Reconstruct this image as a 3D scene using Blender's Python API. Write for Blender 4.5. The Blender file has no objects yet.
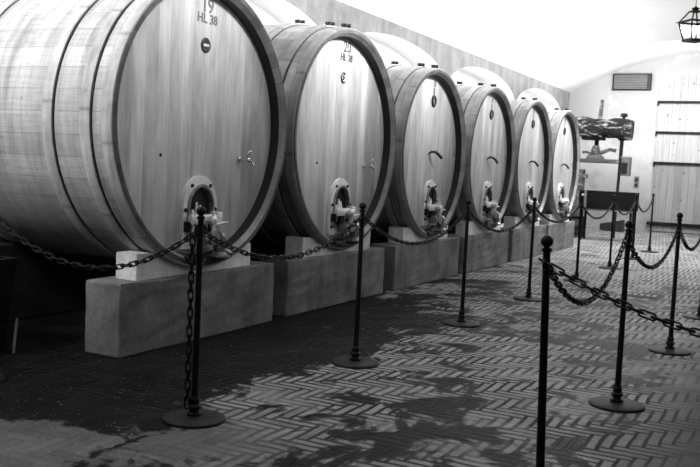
import bpy, bmesh, math, random
from mathutils import Vector, Matrix
random.seed(7)
PI = math.pi
sc = bpy.context.scene
COL = sc.collection

# ------------------------------------------------------------------ helpers
def link(o, parent=None):
    COL.objects.link(o)
    if parent: o.parent = parent
    return o

def obj(name, bm, mats, parent=None, loc=(0, 0, 0), smooth=False, sharp=None):
    me = bpy.data.meshes.new(name)
    bmesh.ops.recalc_face_normals(bm, faces=bm.faces[:])
    bm.to_mesh(me); bm.free()
    for m in (mats if isinstance(mats, (list, tuple)) else [mats]): me.materials.append(m)
    if smooth:
        me.polygons.foreach_set('use_smooth', [True] * len(me.polygons))
        try: me.set_sharp_from_angle(angle=math.radians(sharp or 40))
        except Exception: pass
    o = bpy.data.objects.new(name, me)
    o.location = loc
    return link(o, parent)

def empty(name, loc, label, cat, group=None):
    o = bpy.data.objects.new(name, None)
    o.location = loc; o.empty_display_size = .1
    link(o); tag(o, label, cat, group); return o

def tag(o, label, cat, group=None):
    o['label'] = label; o['category'] = cat
    if group: o['group'] = group
    return o

def struct(o):
    o['kind'] = 'structure'; return o

def box(bm, x0, x1, y0, y1, z0, z1, mi=0, bevel=0.0):
    v = [bm.verts.new(c) for c in ((x0,y0,z0),(x1,y0,z0),(x1,y1,z0),(x0,y1,z0),(x0,y0,z1),(x1,y0,z1),(x1,y1,z1),(x0,y1,z1))]
    fs = [bm.faces.new([v[i] for i in q]) for q in ((3,2,1,0),(4,5,6,7),(0,1,5,4),(1,2,6,5),(2,3,7,6),(3,0,4,7))]
    for f in fs: f.material_index = mi
    if bevel:
        es = list({e for f in fs for e in f.edges})
        r = bmesh.ops.bevel(bm, geom=es, offset=bevel, segments=2, affect='EDGES', profile=.5)
        for f in r['faces']: f.material_index = mi
    return bm

def lathe(bm, prof, seg=24, axis='z', center=(0, 0, 0), cap=True, mi=0):
    rings = []
    c = Vector(center)
    for r, h in prof:
        ring = []
        for k in range(seg):
            a = 2 * PI * k / seg
            ca, sa = r * math.cos(a), r * math.sin(a)
            if axis == 'z': p = (ca, sa, h)
            elif axis == 'x': p = (h, ca, sa)
            else: p = (ca, h, sa)
            ring.append(bm.verts.new(c + Vector(p)))
        rings.append(ring)
    for a, b in zip(rings[:-1], rings[1:]):
        for k in range(seg):
            f = bm.faces.new((a[k], a[(k+1) % seg], b[(k+1) % seg], b[k])); f.material_index = mi
    if cap:
        for r in (rings[0], rings[-1]):
            try: bm.faces.new(r).material_index = mi
            except Exception: pass
    return bm

def tube(bm, pts, r, seg=8, closed=False, cap=True, mi=0):
    pts = [Vector(p) for p in pts]
    n = len(pts); rings = []
    up = Vector((0, 0, 1))
    prev = None
    for i, p in enumerate(pts):
        if closed: t = pts[(i+1) % n] - pts[i-1]
        elif i == 0: t = pts[1] - pts[0]
        elif i == n-1: t = pts[-1] - pts[-2]
        else: t = pts[i+1] - pts[i-1]
        t.normalize()
        if prev is None:
            u = t.cross(up)
            if u.length < 1e-3: u = t.cross(Vector((1, 0, 0)))
        else:
            u = prev - t * prev.dot(t)
            if u.length < 1e-4: u = t.cross(up)
        u.normalize(); prev = u
        v = t.cross(u)
        rr = r[i] if isinstance(r, (list, tuple)) else r
        rings.append([bm.verts.new(p + (u*math.cos(2*PI*k/seg) + v*math.sin(2*PI*k/seg))*rr) for k in range(seg)])
    pr = list(zip(rings[:-1], rings[1:]))
    if closed: pr.append((rings[-1], rings[0]))
    for a, b in pr:
        for k in range(seg):
            bm.faces.new((a[k], a[(k+1) % seg], b[(k+1) % seg], b[k])).material_index = mi
    if cap and not closed:
        bm.faces.new(rings[0]).material_index = mi; bm.faces.new(rings[-1]).material_index = mi
    return bm

def prism(bm, outline, x0, x1, mi=0):
    """outline of (y,z) extruded along x."""
    a = [bm.verts.new((x0, y, z)) for y, z in outline]
    b = [bm.verts.new((x1, y, z)) for y, z in outline]
    bm.faces.new(a).material_index = mi; bm.faces.new(b).material_index = mi
    n = len(a)
    for k in range(n):
        bm.faces.new((a[k], a[(k+1) % n], b[(k+1) % n], b[k])).material_index = mi
    return bm

def ring_prism(bm, outer, inner, x0, x1, mi=0):
    """frame: outer and inner outlines with the same count, open polyline closed round."""
    n = len(outer)
    vs = [[bm.verts.new((x, y, z)) for y, z in pl] for x in (x0, x1) for pl in (outer, inner)]
    o0, i0, o1, i1 = vs
    for k in range(n):
        j = (k+1) % n
        for q in ((o0[k], o0[j], i0[j], i0[k]), (o1[k], o1[j], i1[j], i1[k]), (o0[k], o0[j], o1[j], o1[k]), (i0[k], i0[j], i1[j], i1[k])):
            bm.faces.new(q).material_index = mi
    return bm

def text_bm(s, size):
    cu = bpy.data.curves.new('lettering', 'FONT')
    cu.body = s; cu.size = size; cu.align_x = 'CENTER'; cu.extrude = .0015; cu.offset = .0015; cu.resolution_u = 4
    o = bpy.data.objects.new('lettering', cu); COL.objects.link(o)
    dg = bpy.context.evaluated_depsgraph_get(); dg.update()
    me = bpy.data.meshes.new_from_object(o.evaluated_get(dg))
    bm = bmesh.new(); bm.from_mesh(me)
    bpy.data.objects.remove(o); bpy.data.curves.remove(cu); bpy.data.meshes.remove(me)
    bmesh.ops.transform(bm, verts=bm.verts[:], matrix=Matrix(((0,0,1,0),(1,0,0,0),(0,1,0,0),(0,0,0,1))))
    return bm

# ------------------------------------------------------------------ materials
class NT:
    def __init__(self, name):
        self.m = bpy.data.materials.new(name); self.m.use_nodes = True
        self.t = self.m.node_tree; self.n = self.t.nodes; self.l = self.t.links
        self.b = self.n['Principled BSDF']
    def put(self, sock, v):
        if hasattr(v, 'links') or isinstance(v, bpy.types.NodeSocket): self.l.new(v, sock)
        else: sock.default_value = v
    def math(self, op, a, b=None, c=None, clamp=False):
        n = self.n.new('ShaderNodeMath'); n.operation = op; n.use_clamp = clamp
        for i, v in enumerate((a, b, c)):
            if v is not None: self.put(n.inputs[i], v)
        return n.outputs[0]
    def coord(self, kind='Object'):
        return self.n.new('ShaderNodeTexCoord').outputs[kind]
    def sep(self, v):
        n = self.n.new('ShaderNodeSeparateXYZ'); self.l.new(v, n.inputs[0]); return n.outputs
    def comb(self, x, y, z=0.0):
        n = self.n.new('ShaderNodeCombineXYZ')
        for i, v in enumerate((x, y, z)): self.put(n.inputs[i], v)
        return n.outputs[0]
    def scale(self, v, s):
        n = self.n.new('ShaderNodeVectorMath'); n.operation = 'MULTIPLY'
        self.l.new(v, n.inputs[0]); n.inputs[1].default_value = s; return n.outputs[0]
    def add(self, v, w):
        n = self.n.new('ShaderNodeVectorMath'); n.operation = 'ADD'
        self.l.new(v, n.inputs[0]); self.put(n.inputs[1], w); return n.outputs[0]
    def noise(self, v, scale=5, detail=4, rough=.55, dist=0):
        n = self.n.new('ShaderNodeTexNoise'); self.l.new(v, n.inputs['Vector'])
        n.inputs['Scale'].default_value = scale; n.inputs['Detail'].default_value = detail
        n.inputs['Roughness'].default_value = rough; n.inputs['Distortion'].default_value = dist
        return n.outputs[0]
    def white(self, v):
        n = self.n.new('ShaderNodeTexWhiteNoise'); n.noise_dimensions = '3D'; self.l.new(v, n.inputs['Vector']); return n.outputs['Value']
    def rand(self):
        return self.n.new('ShaderNodeObjectInfo').outputs['Random']
    def mr(self, v, a, b, c=0., d=1., smooth=False):
        n = self.n.new('ShaderNodeMapRange'); n.interpolation_type = 'SMOOTHSTEP' if smooth else 'LINEAR'
        for i, x in enumerate((v, a, b, c, d)): self.put(n.inputs[i], x)
        return n.outputs[0]
    def mix(self, f, a, b):
        # scalar mix a..b
        return self.math('ADD', self.math('MULTIPLY', self.math('SUBTRACT', 1.0, f), a), self.math('MULTIPLY', f, b))
    def grey(self, v):
        self.l.new(self.comb(v, v, v), self.b.inputs['Base Color'])
    def bump(self, h, dist=.01, strength=1.):
        n = self.n.new('ShaderNodeBump'); n.inputs['Distance'].default_value = dist; n.inputs['Strength'].default_value = strength
        self.l.new(h, n.inputs['Height']); self.l.new(n.outputs[0], self.b.inputs['Normal'])
    def set(self, rough=None, metal=None, spec=None):
        if rough is not None: self.put(self.b.inputs['Roughness'], rough)
        if metal is not None: self.b.inputs['Metallic'].default_value = metal
        if spec is not None: self.put(self.b.inputs['Specular IOR Level'], spec)
        return self.m

def plain(name, g, rough=.6, metal=0., var=.15, scale=8, spec=None):
    t = NT(name); c = t.coord()
    n = t.noise(c, scale, 5)
    t.grey(t.mr(n, .25, .75, g*(1-var), g*(1+var)))
    return t.set(rough, metal, spec)

M = {}
M['iron'] = plain('black_iron', .004, .5, 0, .3, 20, .18)
M['iron_base'] = plain('black_iron_base', .012, .6, 0, .4, 14, .2)
M['steel'] = plain('polished_steel', .9, .25, .3, .1, 6)
M['dull_steel'] = plain('dull_steel', .26, .3, .5, .5, 30)
M['dark_metal'] = plain('dark_metal', .014, .5, 0, .3, 12, .2)
M['ink'] = plain('black_paint', .012, .5, 0, .2)
M['faint_ink'] = plain('faded_grey_paint', .13, .6, 0, .2, 30)
M['number_ink'] = plain('worn_number_paint', .035, .6, 0, .3, 30)
M['white_paint'] = plain('white_paint', .75, .6, 0, .05)
M['ring_ink'] = plain('grey_mark', .12, .6, 0, .3, 30)
M['ceiling'] = plain('whitewashed_vault', .86, .9, 0, .03, .8, .1)
M['dark_wood'] = plain('dark_old_wood', .009, .7, 0, .5, 7, .1)
M['vent_grey'] = plain('vent_grey', .2, .6, 0, .15, 9, .2)
M['panel_grey'] = plain('grey_panel', .13, .6, 0, .25, 9)
M['brass'] = plain('tap_metal', .6, .25, 1., .1, 5)

def wood_head():
    t = NT('oak_head_boards'); c = t.coord(); x, y, z = t.sep(c)[:3]; r = t.rand()
    yy = t.math('ADD', t.math('DIVIDE', y, .118), t.math('MULTIPLY', r, 13.7))
    idx = t.math('FLOOR', yy); fr = t.math('FRACT', yy)
    tone = t.white(t.comb(idx, t.math('MULTIPLY', r, 37.), 1.))
    g1 = t.noise(t.comb(t.math('ADD', t.math('MULTIPLY', y, 40.), t.math('MULTIPLY', r, 50.)), t.math('MULTIPLY', z, 2.2), tone), 1., 5, .6)
    g2 = t.noise(t.add(t.scale(c, (1, 5, 1.2)), t.comb(r, t.math('MULTIPLY', r, 30.), tone)), 1.6, 4, .6, .3)
    streak = t.mr(t.noise(t.comb(t.math('MULTIPLY', y, 9.), t.math('MULTIPLY', z, .8), t.math('MULTIPLY', r, 9.)), 1., 3, .6), .55, .8, 0., .22)
    v = t.mr(tone, 0., 1., .34, .50)
    v = t.math('MULTIPLY', v, t.mr(g1, .25, .75, .86, 1.14))
    v = t.math('MULTIPLY', v, t.mr(g2, .28, .72, .68, 1.22))
    v = t.math('MULTIPLY', v, t.math('SUBTRACT', 1., streak))
    e = t.math('MINIMUM', fr, t.math('SUBTRACT', 1., fr))
    v = t.math('MULTIPLY', v, t.mr(e, 0., .025, .72, 1.))
    t.grey(v)
    return t.set(.42, 0, .4)
def wood_stave(name, lo, hi, n=44):
    t = NT(name); c = t.coord(); x, y, z = t.sep(c)[:3]; r = t.rand()
    a = t.math('ARCTAN2', z, y)
    aa = t.math('ADD', t.math('MULTIPLY', a, n / (2*PI)), t.math('MULTIPLY', r, 50.))
    idx = t.math('FLOOR', aa); fr = t.math('FRACT', aa)
    tone = t.white(t.comb(idx, t.math('MULTIPLY', r, 31.), 2.))
    g1 = t.noise(t.comb(t.math('MULTIPLY', x, 3.), t.math('MULTIPLY', aa, 7.), r), 1., 5, .6)
    g2 = t.noise(t.scale(c, (9, 1.2, 1.2)), 1.4, 4, .65, .4)     # runs of stain that follow the hoops
    g3 = t.mr(t.noise(t.scale(c, (3, 3, 3)), 6., 4, .7), .58, .74, 0., .4)
    v = t.mr(tone, 0., 1., lo, hi)
    v = t.math('MULTIPLY', v, t.mr(g1, .25, .75, .82, 1.18))
    v = t.math('MULTIPLY', v, t.mr(g2, .28, .72, .58, 1.24))
    v = t.math('MULTIPLY', v, t.math('SUBTRACT', 1., g3))
    e = t.math('MINIMUM', fr, t.math('SUBTRACT', 1., fr))
    v = t.math('MULTIPLY', v, t.mr(e, 0., .03, .6, 1.))
    t.grey(v)
    return t.set(.5, 0, .35)
M['head'] = wood_head()
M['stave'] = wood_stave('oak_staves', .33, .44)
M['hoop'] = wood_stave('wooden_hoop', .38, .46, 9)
M['stave_shaded'] = wood_stave('shaded_oak_staves', .14, .26)  # same oak, darkened to carry the shade on the second cask
M['hoop_shaded'] = wood_stave('shaded_wooden_hoop', .17, .26, 9)
M['stave_half_shaded'] = wood_stave('half_shaded_oak_staves', .24, .36)  # same oak, partly darkened for the shade on the casks behind
M['hoop_half_shaded'] = wood_stave('half_shaded_wooden_hoop', .27, .37, 9)
M['chime'] = wood_stave('stave_ends', .25, .4, 50)
M['chime_edge'] = wood_stave('dark_stave_edge', .06, .12, 50)
M['chime_inner'] = wood_stave('dark_stave_inside', .016, .03, 50)

def concrete(name, g, stain=.4, rough=.85):
    t = NT(name); c = t.coord()
    n1 = t.noise(c, 3., 6, .65, .3); n2 = t.noise(c, 40., 4, .7); n3 = t.noise(t.scale(c, (3, 3, .6)), 2.2, 4, .6)
    v = t.math('MULTIPLY', t.mr(n1, .3, .7, g*(1-stain), g*(1+stain)), t.mr(n2, .3, .7, .8, 1.2))
    v = t.math('MULTIPLY', v, t.mr(n3, .3, .7, .8, 1.15))
    t.grey(v); t.bump(n2, .004, .6)
    return t.set(rough, 0, .25)
M['concrete'] = concrete('plinth_concrete', .175, .45)
M['shaded_concrete'] = concrete('shade_dark_concrete', .025, .4)  # near black, puts the shade under the casks into the colour
M['cradle'] = concrete('pale_block', .74, .2)
M['wall_grey'] = concrete('grey_render', .31, .2)

def plaster():
    t = NT('mottled_plaster'); c = t.coord(); x, y, z = t.sep(c)[:3]
    n1 = t.noise(t.scale(c, (1, 1, .8)), .75, 4, .5, .3); n2 = t.noise(c, 5., 5, .65)
    low = t.mr(t.math('ADD', z, t.mr(n1, .2, .8, -.9, .9)), .3, 1.9, 1., 0., True)     # rising damp
    v = t.mr(t.math('ADD', t.math('MULTIPLY', n1, .7), t.math('MULTIPLY', n2, .3)), .36, .50, .70, .46)
    v = t.mix(t.math('MULTIPLY', low, .75), v, t.mr(n2, .3, .7, .08, .3))
    t.grey(v); return t.set(.9, 0, .2)
M['plaster'] = plaster()

def planks(name, lo, hi, w, spots=True):
    t = NT(name); c = t.coord(); x, y, z = t.sep(c)[:3]
    xx = t.math('DIVIDE', x, w); idx = t.math('FLOOR', xx); fr = t.math('FRACT', xx)
    tone = t.white(t.comb(idx, 3., 1.))
    g = t.noise(t.comb(t.math('MULTIPLY', x, 30.), t.math('MULTIPLY', z, 1.5), tone), 1., 5, .6)
    v = t.math('MULTIPLY', t.mr(tone, 0., 1., lo, hi), t.mr(g, .25, .75, .78, 1.2))
    e = t.math('MINIMUM', fr, t.math('SUBTRACT', 1., fr))
    v = t.math('MULTIPLY', v, t.mr(e, 0., .05, .5, 1.))
    if spots: v = t.math('MULTIPLY', v, t.mr(t.noise(c, 11., 1, .5), .68, .72, 1., .4))
    t.grey(v); return t.set(.8, 0, .2)
M['door_low'] = planks('weathered_boards', .2, .31, .16)
M['door_up'] = planks('limewashed_boards', .42, .50, .16)

def beamwood(name, a, b):
    t = NT(name); c = t.coord()
    n = t.noise(t.scale(c, (2., 5, 6)), 1.8, 6, .7, .8)
    v = t.mr(n, .52, .74, a, b)
    t.grey(v); t.bump(n, .03, .8); return t.set(.75, 0, .25)
M['beam'] = beamwood('worn_press_wood', .012, .8)
M['press_wood'] = beamwood('grey_press_wood', .08, .4)

def floor_mat():
    t = NT('herringbone_brick'); c = t.coord(); X, Y, Z = t.sep(c)[:3]
    w = .059; N = 4.
    wob = t.noise(c, 4., 2, .5)
    x = t.math('DIVIDE', t.math('ADD', X, t.mr(wob, .3, .7, -.006, .006)), w)
    y = t.math('DIVIDE', t.math('ADD', Y, t.mr(wob, .3, .7, .006, -.006)), w)
    i = t.math('FLOOR', x); j = t.math('FLOOR', y); fx = t.math('FRACT', x); fy = t.math('FRACT', y)
    m = t.math('FLOORED_MODULO', t.math('SUBTRACT', i, j), 2*N)
    hor = t.math('LESS_THAN', m, N - .5)
    mv = t.math('SUBTRACT', m, N)
    along = t.mix(hor, t.math('ADD', mv, t.math('SUBTRACT', 1., fy)), t.math('ADD', m, fx))
    across = t.mix(hor, fx, fy)
    d = t.math('MINIMUM', t.math('MINIMUM', along, t.math('SUBTRACT', N, along)), t.math('MINIMUM', across, t.math('SUBTRACT', 1., across)))
    bi = t.math('SUBTRACT', i, t.math('MULTIPLY', hor, m))
    bj = t.math('ADD', j, t.math('MULTIPLY', t.math('SUBTRACT', 1., hor), mv))
    tone = t.white(t.comb(bi, bj, hor))
    # worn, filthy and clean stretches of the floor
    big = t.noise(t.scale(c, (1, .8, 1)), 1.15, 5, .6, .6)
    med = t.noise(t.scale(c, (1, .9, 1)), 3.4, 5, .62, .7)
    fine = t.noise(c, 55., 4, .7)
    side = t.mr(X, -.9, -.3, 0., 1., True)          # the newer strip by the open side
    wallside = t.math('MULTIPLY', t.mr(X, -2.95, -2.4, 1., 0., True), t.mr(t.math('ADD', Y, t.math('MULTIPLY', X, -.25)), 3.3, 3.75, -.8, 1., True))
    near = t.mr(Y, 5., 8.5, 1., .2, True)
    s = t.math('ADD', t.math('ADD', t.math('MULTIPLY', big, .5), t.math('MULTIPLY', med, .5)), t.math('MULTIPLY', t.math('MULTIPLY', wallside, near), .2))
    s = t.math('SUBTRACT', s, t.math('MULTIPLY', side, .16))
    s = t.math('SUBTRACT', s, t.mr(Y, 9., 15., 0., .14))
    s = t.math('ADD', s, t.mr(tone, 0., 1., -.022, .022))
    dirt = t.mr(s, .495, .545, 0., 1., True)
    joint = t.mr(d, t.mix(side, .11, .06), t.mix(side, .25, .15), 0., 1., True)      # 0 in the joint
    smear = t.mr(t.noise(c, 1.7, 4, .6, .4), .47, .62, 0., 1.)
    corner = t.math('MULTIPLY', t.mr(X, -1.7, -2.2, 0., 1.), t.mr(Y, 3.6, 3.1, 0., 1.))
    smear = t.math('MAXIMUM', smear, t.math('MULTIPLY', corner, 1.25))
    joint = t.math('MAXIMUM', joint, t.math('MULTIPLY', smear, t.mix(side, .7, .9)))
    br = t.math('MULTIPLY', t.mix(side, .28, .066), t.mr(tone, 0., 1., .82, 1.18))
    br = t.math('MULTIPLY', br, t.mr(fine, .3, .7, .75, 1.25))
    br = t.math('MULTIPLY', br, t.math('SUBTRACT', 1., t.math('MULTIPLY', corner, .52)))
    br = t.math('MULTIPLY', br, t.mr(med, .3, .7, .72, 1.25))
    mo = t.mix(side, .016, .038)
    v = t.mix(joint, mo, br)
    dk = t.math('MULTIPLY', t.mr(med, .3, .75, .012, .004), t.mr(tone, 0., 1., .8, 1.5))
    dk = t.math('MULTIPLY', dk, t.mr(fine, .35, .75, .5, 1.8))
    v = t.mix(dirt, v, t.math('MAXIMUM', dk, .004))
    speck = t.math('MULTIPLY', t.mr(t.noise(c, 42., 1, .5), .70, .73, 0., 1.), t.mr(X, -2.2, -2.6, 0., 1.))
    v = t.mix(speck, v, .22)
    t.grey(v)
    h = t.math('ADD', t.math('MULTIPLY', joint, .7), t.math('MULTIPLY', fine, .35))
    t.bump(h, .006, .8)
    return t.set(t.mix(dirt, .75, .5), 0, t.mix(dirt, .12, .05))
M['floor'] = floor_mat()

def glass():
    t = NT('lantern_glass'); t.b.inputs['Transmission Weight'].default_value = 1.
    t.b.inputs['Base Color'].default_value = (.95, .95, .95, 1); t.b.inputs['IOR'].default_value = 1.05
    return t.set(.15, 0, .3)
M['glass'] = glass()
def bulb():
    t = NT('lamp_bulb'); t.b.inputs['Emission Color'].default_value = (1, 1, 1, 1); t.b.inputs['Emission Strength'].default_value = 6.
    return t.m
M['bulb'] = bulb()

# ------------------------------------------------------------------ the room
XL, XR, Y0, Y1, ZS = -5.5, 1.6, -3.0, 22.05, 3.30
bm = bmesh.new(); box(bm, -6.1, XR + .3, Y0, Y1 + .3, -.15, 0)
struct(obj('floor', bm, M['floor']))
# barrel vault
RV = 7.1; XC = -1.95; ZT = 4.17
def vault_z(x): return ZT - RV + math.sqrt(RV*RV - (x-XC)**2)
bm = bmesh.new(); n = 48; prev = None
zs0 = vault_z(XL)
for k in range(n + 1):
    x = XL + (XR - XL) * k / n
    z = vault_z(x) + (ZS - zs0)
    cur = [bm.verts.new((x, yy, z + dz)) for yy, dz in ((Y0, 0), (Y1, 0), (Y1, .25), (Y0, .25))]
    if prev:
        for q in range(4): bm.faces.new((prev[q], prev[(q+1) % 4], cur[(q+1) % 4], cur[q]))
    else: bm.faces.new(cur)
    prev = cur
bm.faces.new(prev)
struct(obj('ceiling', bm, M['ceiling'], smooth=True, sharp=30))
# left wall with arched recesses behind the casks
def arch_wall(xf, xb, centres, a, b, spring, thick):
    bm = bmesh.new()
    def top(y):
        for c in centres:
            if abs(y - c) < a: return spring + b * math.sqrt(max(0, 1 - ((y-c)/a)**2))
        return 0.
    ys = []
    for c in centres:
        ys += [c - a*math.cos(PI*k/40) for k in range(41)]
    ys = sorted(set([Y0, Y1] + [round(v, 5) for v in ys if Y0 < v < Y1]))
    vf = {}
    def V(x, y, z):
        key = (round(x, 4), round(y, 4), round(z, 4))
        if key not in vf: vf[key] = bm.verts.new((x, y, z))
        return vf[key]
    for ya, yb in zip(ys[:-1], ys[1:]):
        ym = (ya + yb)/2
        inside = top(ym) > 0
        za = max(top(ya), spring) if inside else 0.
        zb = max(top(yb), spring) if inside else 0.
        bm.faces.new((V(xf, ya, za), V(xf, yb, zb), V(xf, yb, ZS), V(xf, ya, ZS)))
        if inside: 
            f = bm.faces.new((V(xf, ya, za), V(xf, yb, zb), V(xb, yb, zb), V(xb, ya, za))); f.material_index = 1
    for c in centres:
        for e in (c - a, c + a):
            if Y0 < e < Y1:
                e = round(e, 5)
                f = bm.faces.new((V(xf, e, 0), V(xb, e, 0), V(xb, e, spring), V(xf, e, spring))); f.material_index = 1
    f = bm.faces.new([bm.verts.new(p) for p in ((xb, Y0, 0), (xb, Y1, 0), (xb, Y1, ZS + .1), (xb, Y0, ZS + .1))]); f.material_index = 1
    return bm
cen = [.2, 4.05, 7.9, 11.85, 15.72, 19.55]
struct(obj('wall_left', arch_wall(XL, XL - .45, cen, 1.82, .45, 2.67, .45), [M['wall_grey'], M['ceiling']]))
bm = bmesh.new(); box(bm, XR, XR + .3, Y0, Y1, 0, ZS + .05); struct(obj('wall_right', bm, M['concrete']))
bm = bmesh.new(); box(bm, -6.1, XR + .3, Y0 - .3, Y0, 0, 4.5); struct(obj('wall_near', bm, M['wall_grey']))
bm = bmesh.new(); box(bm, -6.1, XR + .3, Y1, Y1 + .3, 0, 4.5); struct(obj('wall_far', bm, M['plaster']))
# concrete sleeper that carries the back of the casks
bm = bmesh.new(); box(bm, -5.3, -4.95, 3.95, 15.4, 0, .56, bevel=.015); struct(obj('trim_1', bm, M['shaded_concrete']))

# big arched plank gate in the far wall
DX0, DX1 = -3.38, -.52
def door_top(x): return 3.42 + .33 * math.sqrt(max(0, 1 - ((x+1.95)/1.45)**2))
door = obj('door_1', box(bmesh.new(), DX0, DX1, Y1 - .05, Y1 + .0, 0.02, 1.62), M['door_low']); struct(door)
bm = bmesh.new()
pts = [(DX0, 1.62), (DX1, 1.62)] + [(DX1 + (DX0-DX1)*k/24, door_top(DX1 + (DX0-DX1)*k/24)) for k in range(25)]
a = [bm.verts.new((x, Y1 - .05, z)) for x, z in pts]; b = [bm.verts.new((x, Y1, z)) for x, z in pts]
bm.faces.new(a); bm.faces.new(b)
for k in range(len(a)): bm.faces.new((a[k], a[(k+1) % len(a)], b[(k+1) % len(a)], b[k]))
obj('upper_boards', bm, M['door_up'], door)
for z in (3.075, 2.36, 1.64):
    bm = bmesh.new(); box(bm, DX0 + .02, DX1 - .02, Y1 - .1, Y1 - .05, z - .03, z + .03); box(bm, DX0 + .0, DX0 + .03, Y1 - .1, Y1 - .05, z - .09, z + .03)
    obj('iron_strap', bm, M['iron'], door)
bm = bmesh.new(); box(bm, DX0 - .05, DX1 - .02, Y1 - .13, Y1 - .05, .16, .24); obj('bottom_rail', bm, M['dark_wood'], door)

# ------------------------------------------------------------------ casks
HX = -3.58
CASKS = [(4.806, .937), (6.804, .937), (8.80, .886), (10.73, .886), (12.62, .886), (14.47, .886)]
ZB = .504
LEN = 1.76
BULGE = 0.
def rad(R, x):     # x = 0 front .. -LEN back
    u = 2 * (-x / LEN) - 1
    return R + BULGE * (1 - abs(u) ** 2.1)
def arch_outline(hw, z0, zs, zt, n=14):
    o = [(-hw, z0), (hw, z0)]
    o += [(hw*math.cos(PI*k/n), zs + (zt - zs)*math.sin(PI*k/n)) for k in range(n + 1)]
    return o

def cask(idx, s, R, label):
    big = R > .9
    root = empty('wine_cask', (HX, s, ZB), label, 'cask', 'oak casks in a row on concrete plinths')
    SM = M[('stave', 'stave_shaded', 'stave_half_shaded')[min(idx, 2)]]; HM = M[('hoop', 'hoop_shaded', 'hoop_half_shaded')[min(idx, 2)]]
    L = (0, 0, R)                      # part origins on the cask's axis
    # staves
    bm = bmesh.new()
    prof = [(rad(R, -LEN*k/24.), -LEN*k/24.) for k in range(25)]
    lathe(bm, prof[:], 96, 'x', cap=False)
    lathe(bm, [(R, -LEN), (R - .09, -LEN), (R - .13, -LEN + .05)], 96, 'x', cap=True)
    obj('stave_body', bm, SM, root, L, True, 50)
    # stave ends: flat rim then the dark inside of the chime
    hr = R - .06; rec = -.10
    bm = bmesh.new()
    lathe(bm, [(R, 0), (R + .0015, .006), (R - .026, .006)], 96, 'x', cap=False, mi=2)
    lathe(bm, [(R - .026, .006), (R - .052, rec + .07)], 96, 'x', cap=False, mi=0)
    lathe(bm, [(R - .052, rec + .07), (hr + .001, rec + .006), (hr, rec)], 96, 'x', cap=False, mi=1)
    obj('chime', bm, [M['chime'], M['chime_inner'], M['chime_edge']], root, L, True, 40)
    # head
    bm = bmesh.new(); lathe(bm, [(hr + .003, rec - .03), (hr + .003, rec)], 96, 'x', cap=True)
    obj('head', bm, M['head'], root, L)
    # hoops with a bolted lug on top
    for hx in (-.04, -.205, -.50, -1.26, -1.55, -1.70):
        bm = bmesh.new(); hw = .038; pr = []
        for dx, dr in ((hw, -.004), (hw, .013), (hw - .006, .017), (-hw + .006, .017), (-hw, .013), (-hw, -.004)):
            pr.append((rad(R, hx + dx) + dr, hx + dx))
        lathe(bm, pr, 96, 'x', cap=False)
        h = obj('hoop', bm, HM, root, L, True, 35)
        bm = bmesh.new(); r = rad(R, hx) + .016; jx = random.uniform(-.01, .01)
        for yy in (-.05, .05): box(bm, hx - .022 + jx, hx + .022 + jx, yy - .014, yy + .014, r - .004, r + .03, bevel=.004)
        tube(bm, [(hx + jx, -.1, r + .016), (hx + jx, .1, r + .016)], .008, 8)
        bmesh.ops.scale(bm, vec=(1, .75, 1), verts=bm.verts[:])
        bmesh.ops.rotate(bm, verts=bm.verts[:], cent=(0, 0, 0), matrix=Matrix.Rotation(.085, 3, 'X'))
        obj('hoop_lug', bm, M['dark_metal'], h)
        if hx < -.06:      # dark strip drawn as the shadow line beside the hoop
            bm = bmesh.new(); g = hx + hw
            lathe(bm, [(rad(R, g) + .001, g), (rad(R, g) + .0045, g + .002), (rad(R, g) + .0045, g + .010), (rad(R, g) + .001, g + .012)], 96, 'x', cap=False)
            obj('hoop_shadow_line', bm, M['dark_metal'], h)
    F = rec          # face of the head
    # ---- hatch
    oy = (.0, .015, .09, .06, .06, .06)[idx]
    zt = 1.105 - ZB - R
    z0 = -(hr - .05); zs = zt - .21; W = .185
    hatch = obj('hatch', ring_prism(bmesh.new(), arch_outline(W, z0, zs, zt), arch_outline(W - .046, z0 + .07, zs - .0, zt - .06), F, F + .03), M['steel'], root, (0, oy, R), True, 30)
    bm = bmesh.new()
    ring_prism(bm, arch_outline(W - .044, z0 + .07, zs - .0, zt - .058), arch_outline(W - .06, z0 + .085, zs - .0, zt - .076), F + .004, F + .045)
    obj('inner_frame', bm, M['dull_steel'], hatch, smooth=True, sharp=30)
    bm = bmesh.new(); prism(bm, arch_outline(W - .06, z0 + .075, zs - .01, zt - .07), F - .004, F + .006); obj('hatch_plate', bm, M['dark_metal'], hatch)
    # domed door with bright ribs
    bm = bmesh.new()
    for yy, hh in ((-.075, .10), (-.035, .15), (.005, .13), (.07, .05)):
        tube(bm, [(F + .02, yy, zs - .17), (F + .028, yy, zs - .08), (F + .022, yy, zs - .12 + hh)], [.016, .019, .007], 10)
    obj('door_rib', bm, M['steel'], hatch, smooth=True)
    bolts = [((W - .023)*math.cos(a_), zs + (zt - .03 - zs)*math.sin(a_)) for a_ in (math.radians(52), math.radians(128))]
    bolts += [(sg*(W - .023), zs - q) for q in (.02, .21) for sg in (-1, 1)]
    for yy, zz in bolts:
        bm = bmesh.new(); lathe(bm, [(.013, F + .028), (.013, F + .040), (.007, F + .044)], 8, 'x', (0, yy, zz)); obj('bolt', bm, M['dark_metal'], hatch)
    # clamp bar across the hatch
    zc = zs - .075
    bm = bmesh.new(); box(bm, F + .05, F + .085, -.16, .17, zc - .04, zc + .025, bevel=.01)
    box(bm, F + .02, F + .09, .11, .18, zc - .075, zc + .04, bevel=.012); obj('clamp_bar', bm, M['steel'], hatch, smooth=True, sharp=30)
    bm = bmesh.new(); box(bm, F + .02, F + .075, -.175, -.14, zc - .09, zc - .02, bevel=.008); obj('hinge', bm, M['dark_metal'], hatch)
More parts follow.
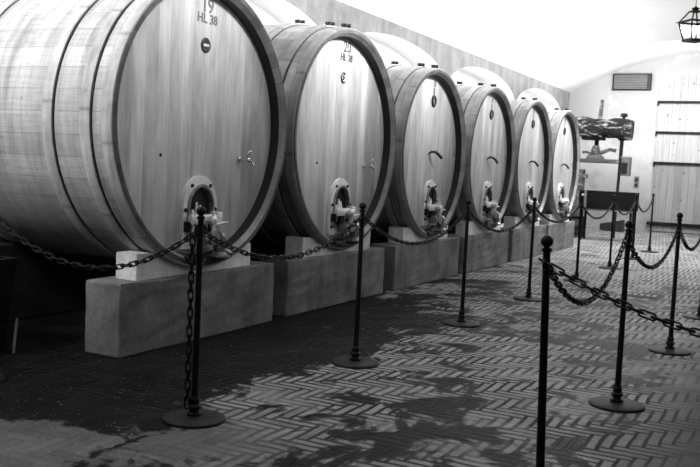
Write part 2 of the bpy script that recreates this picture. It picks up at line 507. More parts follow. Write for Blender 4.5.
    bm = bmesh.new(); box(bm, F + .02, F + .06, -.05, .03, zc - .13, zc - .045, bevel=.008); obj('latch', bm, M['dark_metal'], hatch)
    bm = bmesh.new(); lathe(bm, [(.02, F + .06), (.02, F + .13), (.032, F + .13), (.032, F + .15), (.018, F + .16)], 14, 'x', (0, .0, zc - .01))
    tube(bm, [(F + .14, 0, zc + .06), (F + .14, 0, zc - .10)], .009, 8); obj('clamp_screw', bm, M['steel'], hatch, smooth=True, sharp=40)
    # outlet valve under the hatch
    vz = z0 + .075
    bm = bmesh.new()
    lathe(bm, [(.055, F + .02), (.055, F + .04), (.038, F + .04), (.038, F + .12), (.05, F + .12), (.05, F + .145), (.03, F + .15)], 18, 'x', (0, .02, vz))
    lathe(bm, [(.03, -.10), (.042, -.10), (.042, -.07), (.03, -.07), (.034, .08), (.048, .08), (.048, .12), (.03, .125)], 16, 'y', (F + .10, .03, vz - .01))
    valve = obj('valve', bm, M['dull_steel'], root, (0, oy, R), True, 40)
    bm = bmesh.new(); lathe(bm, [(.012, vz), (.012, vz + .09), (.022, vz + .095), (.022, vz + .11)], 10, 'z', (F + .10, .06, 0))
    tube(bm, [(F + .10, .06, vz + .088), (F + .11, .10, vz + .088), (F + .12, .15, vz + .10), (F + .125, .19, vz + .098)], [.012, .010, .008, .007], 8)
    obj('valve_lever', bm, M['steel'], valve, smooth=True)
    bm = bmesh.new(); lathe(bm, [(.05, vz - .045), (.04, vz - .1), (.06, vz - .12), (.075, vz - .125), (.075, vz - .135)], 18, 'z', (F + .12, .11, 0)); obj('drip_cup', bm, M['dull_steel'], valve, smooth=True, sharp=40)
    bm = bmesh.new()
    pl = [(-.23, -.0), (.24, 0)]
    n_ = 12; fa = []; fb = []
    for k in range(n_ + 1):
        y_ = -.24 + .48 * k / n_
        rr = math.sqrt(max(0, (R + .004)**2 - (y_+oy)**2)); ri = math.sqrt(max(0, (hr + .02)**2 - (y_+oy)**2))
        fa.append((F + .02, y_, -ri + .03)); fb.append((.03, y_, -rr + .035))
    A = [bm.verts.new(q) for q in fa]; B = [bm.verts.new(q) for q in fb]; A2 = [bm.verts.new((q[0], q[1], q[2] - .02)) for q in fa]; B2 = [bm.verts.new((q[0], q[1], q[2] - .02)) for q in fb]
    for k in range(n_):
        for P, Q in ((A, B), (A2, B2), (B, B2), (A, A2)): bm.faces.new((P[k], P[k+1], Q[k+1], Q[k]))
    for k in (0, n_): bm.faces.new((A[k], B[k], B2[k], A2[k]))
    obj('drip_lip', bm, M['dark_metal'], root, (0, oy, R), True, 40)
    # ---- marks on the head
    def at(y, z): return (F + .0016, y, R + z)
    if idx < 2:
        ink = M['ring_ink'] if idx == 0 else M['number_ink']
        obj('painted_number', text_bm('19' if idx == 0 else '20', .135), ink, root, at(.044 if idx == 0 else .054, 2.248 - .049 - ZB - R if idx == 0 else 2.25 - .045 - ZB - R))
        obj('painted_letters', text_bm('HL', .088), ink, root, at(-.012, 2.16 - .032 - ZB - R))
        obj('painted_numerals', text_bm('38', .088), ink, root, at(.113, 2.16 - .032 - ZB - R))
        zz = 1.98 - ZB - R
        if idx == 0:
            seal = obj('seal', lathe(bmesh.new(), [(.05, 0), (.05, .005), (.044, .007)], 28, 'x'), M['ink'], root, at(.033, zz))
            bm = bmesh.new()
            for q, hh in ((-.025, .014), (-.013, .018), (0, .02), (.012, .018), (.024, .014)): box(bm, .006, .0085, q - .004, q + .004, -hh*.5, hh*.5)
            obj('seal_mark', bm, M['cradle'], seal)
            bm = bmesh.new()
            for k in range(9):
                a_ = PI*1.1 + PI*.8*k/8
                box(bm, .006, .0085, .033*math.cos(a_) - .003, .033*math.cos(a_) + .003, .033*math.sin(a_) - .003, .033*math.sin(a_) + .003)
            obj('seal_rim_mark', bm, M['panel_grey'], seal)
        else:
            bm = bmesh.new(); tube(bm, [(.002, .042*math.cos(2*PI*k/28), .042*math.sin(2*PI*k/28)) for k in range(4, 25)], .007, 6)
            box(bm, 0, .004, -.016, .004, -.02, -.01); box(bm, 0, .004, -.016, .012, .012, .02); box(bm, 0, .004, -.004, .026, -.004, .006)
            obj('seal', bm, M['ink'], root, at(.007, zz))
        # sampling tap
        bm = bmesh.new(); lathe(bm, [(.022, 0), (.022, .012), (.012, .014), (.012, .07), (.017, .07), (.017, .095), (.012, .1)], 12, 'x')
        tube(bm, [(.08, 0, 0), (.085, .03, -.005), (.09, .05, -.035)], .010, 8)
        tap = obj('sampling_tap', bm, M['brass'], root, at(.465, 1.225 - ZB - R), True, 40)
        bm = bmesh.new(); tube(bm, [(.08, 0, .01), (.08, -.002, .045), (.085, .012, .06), (.09, .03, .064)], .007, 8); obj('tap_handle', bm, M['brass'], tap, smooth=True)
        bm = bmesh.new(); lathe(bm, [(.011, 0), (.011, .004)], 10, 'x'); obj('bung_plug', bm, M['ink'], root, at(-.395, 1.23 - ZB - R))
    else:
        bm = bmesh.new(); tube(bm, [(.002, .045*math.cos(2*PI*k/24), .05*math.sin(2*PI*k/24)) for k in range(24)], .016, 8, True)
        seal = obj('seal', bm, M['ink'], root, at(.08, 1.957 - ZB - R))
        bm = bmesh.new(); lathe(bm, [(.032, 0), (.032, .004)], 20, 'x'); obj('seal_centre', bm, M['panel_grey'], seal)
        bm = bmesh.new()
        lathe(bm, [(.018, 0), (.018, .003)], 12, 'x')
        bmesh.ops.scale(bm, vec=(1, 1, 2.4), verts=bm.verts[:])
        obj('painted_mark', bm, M['ring_ink'], root, at(.082, 2.06 - ZB - R))
        bm = bmesh.new(); box(bm, 0, .002, -.03, -.012, -.03, .03); box(bm, 0, .002, .008, .03, -.03, .03)
        obj('painted_number', bm, M['faint_ink'], root, at(.095, 2.14 - ZB - R))
        bm = bmesh.new()
        tube(bm, [(.0, -.03, -.012), (.03, -.01, .012), (.055, .03, .012), (.075, .08, -.012), (.085, .14, -.048)], [.008, .013, .015, .017, .018], 10)
        obj('curved_handle', bm, M['ink'], root, at(.04, 1.40 - ZB - R), True)
        bm = bmesh.new(); box(bm, 0, .003, -.05, -.035, -.035, .02); box(bm, 0, .003, -.035, .03, -.04, -.028); box(bm, 0, .003, .02, .032, -.028, .04); box(bm, 0, .003, -.01, .02, .03, .04)
        obj('painted_square', bm, M['faint_ink'], root, at(.80, 1.43 - ZB - R))
    return root

cask_labels = [
    'nearest and largest-looking oak cask, painted 19 and HL 38 above a black round seal',
    'oak cask painted with a faded 20, second from the camera, with a small tap',
    'third oak cask from the camera, black ring seal and curved handle, on the third plinth',
    'fourth oak cask from the camera, standing between the third and fifth casks',
    'fifth oak cask from the camera, second last before the far wall',
    'farthest oak cask at the end of the row, beside the old wine press']
BULGES = [.018, .065, .058, .045, .03, .008]
for k, (s, R) in enumerate(CASKS):
    BULGE = BULGES[k]; cask(k, s, R, cask_labels[k])

# ------------------------------------------------------------------ plinths and cradle blocks
plinth_y = [(3.98, 5.68), (5.88, 7.65), (7.90, 9.69), (9.85, 11.58), (11.76, 13.5), (13.62, 15.35)]
ords = ['under the nearest cask, painted 19', 'under the second cask, painted 20', 'under the third cask from the camera', 'under the fourth cask from the camera', 'under the fifth cask from the camera', 'under the farthest cask']
for k, (ya, yb) in enumerate(plinth_y):
    bm = bmesh.new(); box(bm, -3.87, -3.59, ya, yb, 0, .45, bevel=.012)
    bmesh.ops.subdivide_edges(bm, edges=[e for e in bm.edges if e.calc_length() > .2], cuts=7, use_grid_fill=True)
    for v in bm.verts:
        v.co.x += random.uniform(-.004, .004); v.co.z += random.uniform(-.003, .003) if .02 < v.co.z else 0
    tag(obj('concrete_plinth', bm, M['concrete']), 'long grey concrete block on the floor ' + ords[k], 'plinth', 'concrete plinths under the casks')
    s, R = CASKS[k]; BULGE = BULGES[k]
    # pale block cut to the curve of the cask
    bm = bmesh.new(); w0, w1 = -.64, .60; zt = .615 if k != 5 else .60
    xa, xb = -3.80, -3.635
    n = 30; cols = []
    for q in range(n + 1):
        y = w0 + (w1 - w0) * q / n
        tops = []
        for x in (xb, xa):
            rr = rad(R, x - HX) + .0165 + .002
            zc = ZB + R - math.sqrt(max(0, rr*rr - y*y))
            tops.append(min(zt, zc))
        cols.append([bm.verts.new((xb, s + y, .449)), bm.verts.new((xb, s + y, max(.46, tops[0]))), bm.verts.new((xa, s + y, max(.46, tops[1]))), bm.verts.new((xa, s + y, .449))])
    for a, b in zip(cols[:-1], cols[1:]):
        for q in range(4): bm.faces.new((a[q], a[(q+1) % 4], b[(q+1) % 4], b[q]))
    bm.faces.new(cols[0]); bm.faces.new(cols[-1])
    tag(obj('cradle_block', bm, M['cradle']), 'pale stone cradle block lying on the plinth ' + ords[k], 'cradle block', 'cradle blocks between plinths and casks')

# ------------------------------------------------------------------ barrier posts and chains
def post(x, y, label, group, near=False):
    r = empty('barrier_post', (x, y, 0), label, 'barrier post', group)
    seg = 40
    obj('base', lathe(bmesh.new(), [(.145, 0), (.147, .006), (.145, .012), (.135, .016), (.09, .021), (.035, .024)], seg, 'z'), M['iron_base'], r, smooth=True, sharp=35)
    obj('collar', lathe(bmesh.new(), [(.035, .022), (.036, .034), (.024, .04), (.022, .05), (.032, .058), (.032, .068), (.022, .076), (.024, .1), (.017, .11), (.016, .115)], 20, 'z'), M['iron'], r, smooth=True, sharp=35)
    obj('pole', lathe(bmesh.new(), [(.0165, .10), (.0145, .6), (.0135, .945)], 16, 'z'), M['iron'], r, smooth=True, sharp=35)
    pr = [(.0135, .940), (.019, .942), (.019, .952), (.010, .957)] + [(.0225*math.cos(a), .9775 + .0225*math.sin(a)) for a in [(-1.1 + 2.6*k/9) for k in range(10)]] + [(.001, 1.0)]
    obj('ball_finial', lathe(bmesh.new(), pr, 18, 'z'), M['iron'], r, smooth=True, sharp=45)
    bm = bmesh.new(); tube(bm, [(.027*math.cos(2*PI*k/14), 0, .90 + .027*math.sin(2*PI*k/14)) if False else (0, .019*math.cos(2*PI*k/14) + (.022), .895 + .017*math.sin(2*PI*k/14)) for k in range(14)], .004, 6, True)
    tube(bm, [(0, -.019*math.cos(2*PI*k/14) - .022, .895 + .017*math.sin(2*PI*k/14)) for k in range(14)], .004, 6, True)
    obj('ring', bm, M['iron'], r, smooth=True)
    return r
GA = 'barrier posts along the casks'; GB = 'barrier posts on the open side of the aisle'
LP = [(-2.471, 3.26), (-2.413, 4.79), (-2.39, 6.594), (-2.363, 8.386), (-2.355, 10.33), (-2.344, 12.19), (-2.347, 13.93), (-2.36, 15.61)]
LL = ['black barrier post in front of the nearest cask, with a chain end hanging down it',
      'black barrier post standing in front of the second cask, painted 20',
      'black barrier post on the cask side, standing between the third and fourth casks',
      'black barrier post seen against the fifth cask, on the cask side',
      'black barrier post seen against the left end of the dark trough',
      'black barrier post seen against the middle of the dark trough',
      'black barrier post seen against the right end of the dark trough',
      'farthest barrier post, standing alone before the edge of the plank gate']
for (x, y), l in zip(LP, LL): post(x, y, l, GA)
RP = [(-.82, 3.10), (-.838, 4.81), (-.808, 6.60), (-.80, 8.457)]
RL = ['tallest-looking near black barrier post whose base is cut off by the lower edge',
      'black barrier post with its whole round base on the newer brick strip, right foreground',
      'black barrier post second behind the foreground one on the open side of the aisle',
      'black barrier post cut off by the right edge of the picture']
for (x, y), l in zip(RP, RL):
    q = post(x, y, l, GB)
    if y < 3.2:      # this one leans a little
        q.location = (x + .034*.887, y + .034*.4615, .005); q.rotation_euler = (.034*.4615, -.034*.887, 0)
KL = (-3.82, 3.15); KR = (.85, 3.05)
post(*KL, 'corner barrier post left of the nearest cask, only its base edge in view', GA)
post(*KR, 'corner barrier post outside the right edge that holds the long near chain', GB)

def link_bm(bm, c, t, flat, L=.030, Wd=.0115, r=.0040):
    t = t.normalized(); up = Vector((0, 0, 1))
    s = t.cross(up)
    if s.length < 1e-3: s = Vector((1, 0, 0))
    s.normalize(); u = s.cross(t)
    w = s if flat else u
    w = (w + .35*(u if flat else -s)).normalized()
    pts = []
    n = 12
    for k in range(n):
        a = 2*PI*k/n
        ca, sa = math.cos(a), math.sin(a)
        d = (L - Wd) if ca > 0 else -(L - Wd)
        pts.append(c + t*(Wd*ca + d) + w*(Wd*sa))
    tube(bm, pts, r, 6, True)
def chain_pts(A, B, sag, n=60):
    A, B = Vector(A), Vector(B)
    return [A.lerp(B, k/n) - Vector((0, 0, sag*4*(k/n)*(1-k/n))) for k in range(n + 1)]
def chain(A, B, sag, label, group='black chains hung between the barrier posts', pts=None, hook=False):
    P = pts or chain_pts(A, B, sag)
    d = [0]
    for a, b in zip(P[:-1], P[1:]): d.append(d[-1] + (b-a).length)
    n = max(3, round(d[-1] / .043)); bm = bmesh.new(); j = 0
    for k in range(n):
        q = d[-1]*(k + .5)/n
        while j < len(d) - 2 and d[j+1] < q: j += 1
        f = (q - d[j]) / max(1e-6, d[j+1] - d[j])
        link_bm(bm, P[j].lerp(P[j+1], f), P[j+1] - P[j], k % 2 == 0)
    if hook:
        e = P[-1]; tube(bm, [e, e + Vector((0, .0, .02)), e + Vector((0, .012, .035)), e + Vector((0, .028, .03)), e + Vector((0, .03, .018))], .004, 6)
    o = obj('chain', bm, M['iron'], smooth=True)
    return tag(o, label, 'chain', group)
def ends(a, b, za=.885, zb=.885, off=.04):
    A = Vector((a[0], a[1], za)); B = Vector((b[0], b[1], zb)); d = (B - A); d.z = 0; d.normalize()
    return A + d*off, B - d*off
sags = [.17, .20, .19, .17, .19, .19, .19]
cl = ['black chain sagging between the first two posts, in front of casks 19 and 20',
      'black chain sagging across the third cask, between second and third cask-side posts',
      'black chain sagging in front of the fourth and fifth casks on the cask side',
      'black chain sagging below the farthest cask, ending at the dark trough',
      'black chain sagging under the left half of the dark trough',
      'black chain sagging under the right half of the dark trough',
      'farthest black chain, between the trough and the lone post by the gate']
for k in range(7):
    A, B = ends(LP[k], LP[k+1], .87 if k == 0 else .9, .9)
    chain(A, B, sags[k], cl[k])
A, B = ends(KL, LP[0], .93, .865); chain(A, B, .235, 'black chain at far left hanging across the dark underside of the nearest cask')
P = [Vector((LP[0][0] - .028, LP[0][1] - .02, .86 - .8*k/30)) for k in range(31)]
chain(None, None, 0, 'black chain end hanging straight down beside the post at the nearest cask', pts=P)
A, B = ends(RP[0], RP[1], .89, .93); chain(A, B, .235, 'black chain drooping from the near right post to a loose end hook', hook=True)
A, B = ends(RP[1], RP[2], .88, .88); chain(A, B, .195, 'black chain between the right foreground post and the post behind it')
A, B = ends(RP[2], RP[3], .88, .88); chain(A, B, .195, 'black chain at the right edge, from the second post behind the foreground one')
A = Vector((-.832, 3.082, .915)); B = ends(RP[0], KR, .915, .9)[1]; chain(A, B, .21, 'long near chain with large links running down to the right edge')

# ------------------------------------------------------------------ left: dark tub under the nearest cask
r = empty('wooden_tub', (-4.62, 3.3, 0), 'dark plank tub at the left edge below the nearest cask', 'tub')
for k in range(4):
    bm = bmesh.new(); z0, z1 = .02 + .13*k, .145 + .13*k; e0, e1 = -.05*(1 - z0/.55), -.05*(1 - z1/.55)
    hx0, hx1, hy0, hy1 = .42 + e0, .42 + e1, .45 + e0, .45 + e1
    vs = []
    for (hx, hy, z) in ((hx0, hy0, z0), (hx1, hy1, z1)):
        for ins in (0, .03): vs.append([bm.verts.new((sx*(hx-ins), sy*(hy-ins), z)) for sx, sy in ((-1,-1),(1,-1),(1,1),(-1,1))])
    o0, i0, o1, i1 = vs
    for q in range(4):
        w = (q+1) % 4
        for f in ((o0[q], o0[w], o1[w], o1[q]), (i0[q], i0[w], i1[w], i1[q]), (o0[q], o0[w], i0[w], i0[q]), (o1[q], o1[w], i1[w], i1[q])): bm.faces.new(f)
    obj('plank_course', bm, M['dark_wood'], r)
bm = bmesh.new(); box(bm, -.36, .36, -.39, .39, 0.0, .03); obj('bottom', bm, M['dark_wood'], r)
bm = bmesh.new()
ring_prism(bm, [(-.46, -.43), (.46, -.43), (.46, .43), (-.46, .43)], [(-.41, -.38), (.41, -.38), (.41, .38), (-.41, .38)], .54, .57)
for v in bm.verts: v.co = Vector((v.co.z, v.co.y, v.co.x))
obj('rim', bm, M['dark_wood'], r)
bm = bmesh.new(); tube(bm, [(-4.14, 3.68, .006), (-4.2, 3.755, .2)], .009, 8); tag(obj('pale_stick', bm, M['panel_grey'], smooth=True), 'short pale stick leaning on the dark tub at the left edge', 'stick')

# ------------------------------------------------------------------ drain grate
bm = bmesh.new(); box(bm, -.19, .19, -.19, .19, 0, .004)
g = obj('drain_cover', bm, M['dark_wood'], None, (-1.5, 9.62, .0)); tag(g, 'small slotted drain cover set in the brick aisle', 'drain')
for k in range(5):
    bm = bmesh.new(); box(bm, -.15 + .065*k, -.115 + .065*k, -.05, .11, .004, .006); obj('slot', bm, M['ink'], g)

# ------------------------------------------------------------------ old press by the far wall
YP = 18.5
pr = empty('wine_press', (-3.9, YP, 0), 'old wooden lever wine press with a rough beam, behind the farthest cask', 'wine press')
def log(bm, x0, x1, zf, hy, hz, n=40, seg=20):
    rng = random.Random(3); ph = [rng.uniform(0, 6) for _ in range(6)]
    rings = []
    for k in range(n + 1):
        x = x0 + (x1 - x0)*k/n; ring = []
        for q in range(seg):
            a = 2*PI*q/seg
            e = .5
            cy = math.copysign(abs(math.cos(a))**e, math.cos(a)); cz = math.copysign(abs(math.sin(a))**e, math.sin(a))
            w = 1 + .09*math.sin(7*x + ph[0] + 2*a) + .07*math.sin(17*x + ph[1] + 3*a) + rng.uniform(-.04, .04)
            ring.append(bm.verts.new((x, hy*cy*w, zf(x) + hz*cz*w)))
        rings.append(ring)
    for a, b in zip(rings[:-1], rings[1:]):
        for q in range(seg): bm.faces.new((a[q], a[(q+1) % seg], b[(q+1) % seg], b[q]))
    bm.faces.new(rings[0]); bm.faces.new(rings[-1])
    return bm
obj('beam', log(bmesh.new(), -1.0, .60, lambda x: 2.24 - .035*x, .2, .19), M['beam'], pr, smooth=True, sharp=60)
bm = bmesh.new(); tube(bm, [(-.055, 0, 2.3), (-.05, 0, 2.56), (-.035, 0, 2.82)], [.045, .04, .035], 10); obj('lever_bar', bm, M['press_wood'], pr, smooth=True)
bm = bmesh.new(); box(bm, -.38, .06, -.16, .16, 1.99, 2.06, bevel=.02); obj('beam_plate', bm, M['dark_wood'], pr)
prf = []
for k in range(26): prf += [(.05 if k % 2 else .038, 1.70 + .012*k)]
obj('screw', lathe(bmesh.new(), prf, 14, 'z', (-.09, 0, 0)), M['dark_metal'], pr, smooth=True)
bm = bmesh.new(); lathe(bm, [(.06, 1.66), (.09, 1.70), (.10, 1.76), (.07, 1.86), (.05, 1.88)], 16, 'z', (-.1, 0, 0))
tube(bm, [(-.36, -.02, 1.735), (-.28, -.02, 1.745), (-.17, 0, 1.69), (-.06, 0, 1.72), (.08, .02, 1.76), (.18, .03, 1.81), (.30, .03, 1.785)], [.03, .025, .035, .05, .04, .035, .04], 10); obj('nut_handle', bm, M['press_wood'], pr, smooth=True)
obj('pressing_dome', lathe(bmesh.new(), [(.19, 1.60), (.18, 1.64), (.14, 1.68), (.07, 1.70)], 20, 'z', (-.1, 0, 0)), M['press_wood'], pr, smooth=True, sharp=50)
bm = bmesh.new(); box(bm, -.78, .42, -.2, .2, 1.525, 1.605, bevel=.015); obj('cross_board', bm, M['press_wood'], pr)
bm = bmesh.new(); tube(bm, [(.372, 0, 0), (.40, 0, 1.2), (.415, 0, 2.08)], [.032, .03, .04], 12); lathe(bm, [(.10, 2.07), (.09, 2.03), (.05, 1.99)], 14, 'z', (.41, 0, 0)); obj('post', bm, M['dark_metal'], pr, smooth=True, sharp=50)
bm = bmesh.new(); lathe(bm, [(.03, 2.40), (.03, 2.47), (.07, 2.475), (.075, 2.52), (.06, 2.545)], 14, 'z', (.42, 0, 0)); box(bm, .3, .54, -.08, .08, 2.39, 2.43, bevel=.01); obj('cap_nut', bm, M['dark_metal'], pr)
bm = bmesh.new(); box(bm, .43, .62, -.14, .1, 1.28, 1.67, bevel=.015); obj('clamp_box', bm, M['panel_grey'], pr)
bm = bmesh.new(); box(bm, .47, .58, -.165, -.14, 1.33, 1.55, bevel=.01); box(bm, .44, .46, -.16, -.14, 1.3, 1.64); obj('clamp_plate', bm, M['dark_metal'], pr)
bm = bmesh.new()
box(bm, -.50, -.30, -.12, .12, 0, 1.38, bevel=.02); box(bm, -.33, -.24, -.08, .08, 1.2, 1.28, bevel=.01); obj('stand_column', bm, M['press_wood'], pr)
bm = bmesh.new(); box(bm, -.78, -.66, -.1, .1, 0, 2.08, bevel=.02); obj('stand_column', bm, M['press_wood'], pr)

# dark trough in front of the press
t = empty('grape_trough', (-3.47, 17.5, 0), 'long dark wooden trough on legs in front of the press, behind the chains', 'trough')
bm = bmesh.new(); hx, hy = .53, .22
vs = [[bm.verts.new((sx*(hx - i), sy*(hy - i - b), z)) for sx, sy in ((-1,-1),(1,-1),(1,1),(-1,1))] for i, b, z in ((0, .03, .61), (0, 0, .965), (.03, 0, .965), (.03, .03, .65))]
for a, b in zip(vs[:-1], vs[1:]):
    for q in range(4): bm.faces.new((a[q], a[(q+1) % 4], b[(q+1) % 4], b[q]))
bm.faces.new(vs[0]); bm.faces.new(vs[-1])
obj('trough_body', bm, M['dark_wood'], t)
for sx in (-.40,): 
    bm = bmesh.new(); box(bm, sx - .02, sx + .02, -.25, -.2, .64, .965); obj('batten', bm, M['panel_grey'], t)
bm = bmesh.new(); box(bm, -.47, -.38, -.235, -.215, .87, .895); obj('metal_tag', bm, M['white_paint'], t)
bm = bmesh.new(); box(bm, -.5, .5, -.21, -.18, .585, .61)
obj('bottom_rail', bm, M['press_wood'], t)
for sx in (-.46, .46):
    for sy in (-.15, .15):
        bm = bmesh.new(); box(bm, sx - .02, sx + .02, sy - .02, sy + .02, 0, .62); obj('leg', bm, M['dark_wood'], t)
# low bench
t = empty('low_bench', (-4.22, 18.12, 0), 'low wooden bench with dark legs beside the farthest plinth', 'bench')
bm = bmesh.new(); box(bm, -.22, .18, -.15, .15, .36, .42, bevel=.008); obj('seat', bm, M['dark_wood'], t)
for sx in (-.18, .13):
    bm = bmesh.new(); box(bm, sx - .04, sx + .05, -.13, .13, 0, .36); obj('leg', bm, M['dark_wood'], t)
# black wedge-shaped hod on the floor
bm = bmesh.new()
a = [bm.verts.new((x, -.15, z)) for x, z in ((-.28, 0.02), (.24, 0), (.22, .27), (.06, .24), (-.28, .16))]; b = [bm.verts.new((v.co.x, .15, v.co.z)) for v in a]
bm.faces.new(a); bm.faces.new(b)
for q in range(5): bm.faces.new((a[q], a[(q+1) % 5], b[(q+1) % 5], b[q]))
tag(obj('wedge_box', bm, M['ink'], None, (-4.02, 21.0, 0)), 'black wedge-shaped box on the floor below the trough', 'box')

# fittings on the far wall
v = empty('air_vent', (-4.01, Y1, 3.55), 'grey rectangular louvred vent high on the far wall', 'vent')
bm = bmesh.new(); ring_prism(bm, [(-.45, -.2), (.45, -.2), (.45, .2), (-.45, .2)], [(-.42, -.175), (.36, -.175), (.36, .175), (-.42, .175)], -.09, -.0)
bmesh.ops.rotate(bm, verts=bm.verts[:], matrix=Matrix.Rotation(PI/2, 3, 'Z'), cent=(0, 0, 0))
for vv in bm.verts: vv.co.x = -vv.co.x
obj('frame', bm, M['dark_metal'], v)
bm = bmesh.new(); box(bm, -.42, .36, -.03, -.0, -.175, .175); obj('back_panel', bm, M['dark_metal'], v)
for k in range(9):
    bm = bmesh.new(); z = -.16 + .039*k; box(bm, -.42, .36, -.075, -.04, z, z + .027); obj('louvre', bm, M['vent_grey'], v)
bm = bmesh.new(); box(bm, .375, .44, -.1, -.09, -.19, .19); obj('dark_end', bm, M['ink'], v)
for nm, x0, x1, z0, z1, lab, cat in (('socket_box', -3.80, -3.69, 1.02, 1.30, 'small wall socket plate left of the plank gate', 'socket'),):
    s_ = empty(nm, ((x0+x1)/2, Y1, z0), lab, cat); w = (x1-x0)/2
    bm = bmesh.new(); box(bm, -w, w, -.03, 0, 0, z1 - z0, bevel=.006); obj('plate', bm, M['panel_grey'], s_)
    for q in (.03, .16):
        bm = bmesh.new(); box(bm, -w + .025, w - .025, -.045, -.03, q, q + .075, bevel=.004); obj('outlet', bm, M['dark_metal'], s_)

# ------------------------------------------------------------------ lanterns on the vault axis
def lantern(y, label, light):
    x = -1.335; zt = vault_z(x) + (ZS - zs0)
    r = empty('lantern', (x, y, 2.83), label, 'lantern', 'glass lanterns hung along the vault')
    a0, a1, h = .094, .145, .225        # half widths at foot and eaves
    bm = bmesh.new()
    rot = math.radians(42)
    def C(hw, z): return [Vector((hw*1.2*math.cos(rot + PI/4 + k*PI/2), hw*1.2*math.sin(rot + PI/4 + k*PI/2), z)) for k in range(4)]
    b, t, c = C(a0, .02), C(a1, h), C(.055, h + .12)
    for k in range(4):
        tube(bm, [b[k], t[k]], .010, 6); tube(bm, [t[k], t[(k+1) % 4]], .013, 6); tube(bm, [t[k], c[k]], .009, 6); tube(bm, [c[k], c[(k+1) % 4]], .010, 6)
        d = (t[k] - Vector((0, 0, t[k].z))).normalized(); tube(bm, [t[k], t[k] + d*.035], [.010, .003], 6)
    obj('frame', bm, M['iron'], r)
    bm = bmesh.new(); b2 = C(a0 + .012, 0); b3 = C(a0 + .012, .03); A = [bm.verts.new(p) for p in b2]; B = [bm.verts.new(p) for p in b3]
    bm.faces.new(A); bm.faces.new(B)
    for k in range(4): bm.faces.new((A[k], A[(k+1) % 4], B[(k+1) % 4], B[k]))
    obj('foot', bm, M['iron'], r)
    for k in range(4):
        for lo, hi in ((b, t), (t, c)):
            bm = bmesh.new(); q = [lo[k], lo[(k+1) % 4], hi[(k+1) % 4], hi[k]]; ctr = sum(q, Vector())/4
            nrm = (q[1]-q[0]).cross(q[3]-q[0]).normalized()*.002
            F_ = [bm.verts.new(p.lerp(ctr, .04) + nrm) for p in q]; G_ = [bm.verts.new(p.lerp(ctr, .04) - nrm) for p in q]
            bm.faces.new(F_); bm.faces.new(G_)
            for w in range(4): bm.faces.new((F_[w], F_[(w+1) % 4], G_[(w+1) % 4], G_[w]))
            obj('pane', bm, M['glass'], r)
    obj('crown', lathe(bmesh.new(), [(.062, h + .115), (.04, h + .125), (.03, h + .14), (.045, h + .15), (.045, h + .158), (.02, h + .165), (.01, h + .18)], 12, 'z'), M['iron'], r)
    bm = bmesh.new(); tube(bm, [(0, 0, h + .175), (0, 0, zt - 2.83)], .006, 6); obj('hanging_rod', bm, M['dull_steel'], r)
    obj('bulb', lathe(bmesh.new(), [(.012, .03), (.014, .08), (.03, .12), (.035, .15), (.025, .18), (.005, .19)], 12, 'z'), M['bulb'], r, smooth=True)
    return r
lantern(10.9, 'black framed glass lantern hanging from the vault at the upper right', 1)

# ------------------------------------------------------------------ light
def area(name, loc, target, sx, sy, power, spread=180):
    L = bpy.data.lights.new(name, 'AREA'); L.shape = 'RECTANGLE'; L.size = sx; L.size_y = sy; L.energy = power; L.spread = math.radians(spread)
    o = bpy.data.objects.new(name, L); o.location = loc
    d = Vector(target) - Vector(loc)
    o.rotation_euler = d.to_track_quat('-Z', 'Y').to_euler()
    return link(o)
def uplight(name, x, y, z, tx, tz, ln, w, power):
    L = bpy.data.lights.new(name, 'AREA'); L.shape = 'RECTANGLE'; L.size = w; L.size_y = ln; L.energy = power
    o = bpy.data.objects.new(name, L); o.location = (x, y, z)
    d = Vector((tx - x, 0, tz - z)).normalized()
    X_ = Vector((0, 1, 0)).cross(-d)            # local x ; local y = world Y
    o.matrix_world = Matrix(((X_.x, 0, -d.x, x), (X_.y, 1, -d.y, y), (X_.z, 0, -d.z, z), (0, 0, 0, 1)))
    return link(o)
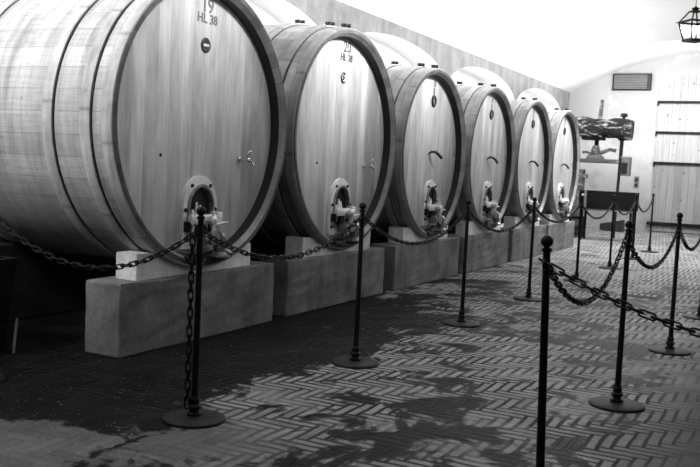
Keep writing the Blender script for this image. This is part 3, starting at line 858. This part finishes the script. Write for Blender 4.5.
# unseen fill lights: strips added to whiten the vault, spots added for the casks
uplight('vault_fill_left', -4.75, 10.6, 2.5, -4.0, 4.0, 20, .15, 440)
uplight('vault_fill_right', 1.2, 10.0, 2.85, -1.0, 4.1, 20, .15, 60)
uplight('recess_fill', -5.42, 11.5, 2.38, -5.95, 2.85, 19, .06, 42)  # unseen strip added to whiten the arched recesses
for (sy, R_), pw in zip(CASKS, (12, 24, 17, 15, 14, 13)):      # one unseen fill added to brighten each cask head
    area('cask_fill', (-2.15, sy + .35, 3.2), (-3.65, sy, 2.48), .35, .35, pw, 66)
area('gate_fill', (-2.6, 19.3, 3.3), (-3.2, 22.0, 1.6), 2.4, .4, 112)  # unseen fill added for the far wall and gate
area('far_fill', (-2.2, 15.5, 3.7), (-2.2, 16.0, 0), 2.5, 4., 330)  # unseen fill added to lift the far floor
area('near_fill', (-4.5, 1.3, 3.1), (-4.3, 4.6, 2.3), .8, .6, 44, 92)  # unseen fill added for the body of the nearest cask
w = bpy.data.worlds.new('World'); sc.world = w; w.use_nodes = True
w.node_tree.nodes['Background'].inputs[0].default_value = (.004, .004, .004, 1); w.node_tree.nodes['Background'].inputs[1].default_value = 1.

# ------------------------------------------------------------------ camera
f, pitch, roll, yaw, h = 879.192, math.radians(4.3764), math.radians(2.72925), math.radians(27.4822), 1.216
F = Vector((-math.sin(yaw)*math.cos(pitch), math.cos(yaw)*math.cos(pitch), -math.sin(pitch)))
Rr = Vector((math.cos(yaw), math.sin(yaw), 0)); U = Rr.cross(F)
c_, s_ = math.cos(roll), math.sin(roll)
R2 = c_*Rr + s_*U; U2 = -s_*Rr + c_*U
cam = bpy.data.cameras.new('Camera'); cam.sensor_width = 36; cam.lens = 36*f/700; cam.clip_start = .05
cam.dof.use_dof = True; cam.dof.focus_distance = 5.5; cam.dof.aperture_fstop = 8.0
co = bpy.data.objects.new('Camera', cam)
co.matrix_world = Matrix(((R2.x, U2.x, -F.x, 0), (R2.y, U2.y, -F.y, 0), (R2.z, U2.z, -F.z, h), (0, 0, 0, 1)))
link(co); sc.camera = co
vs_ = sc.view_settings
sc.display_settings.display_device = 'sRGB'
vs_.view_transform = 'Standard'; vs_.look = 'None'; vs_.exposure = 0.; vs_.gamma = 1.; vs_.use_curve_mapping = False
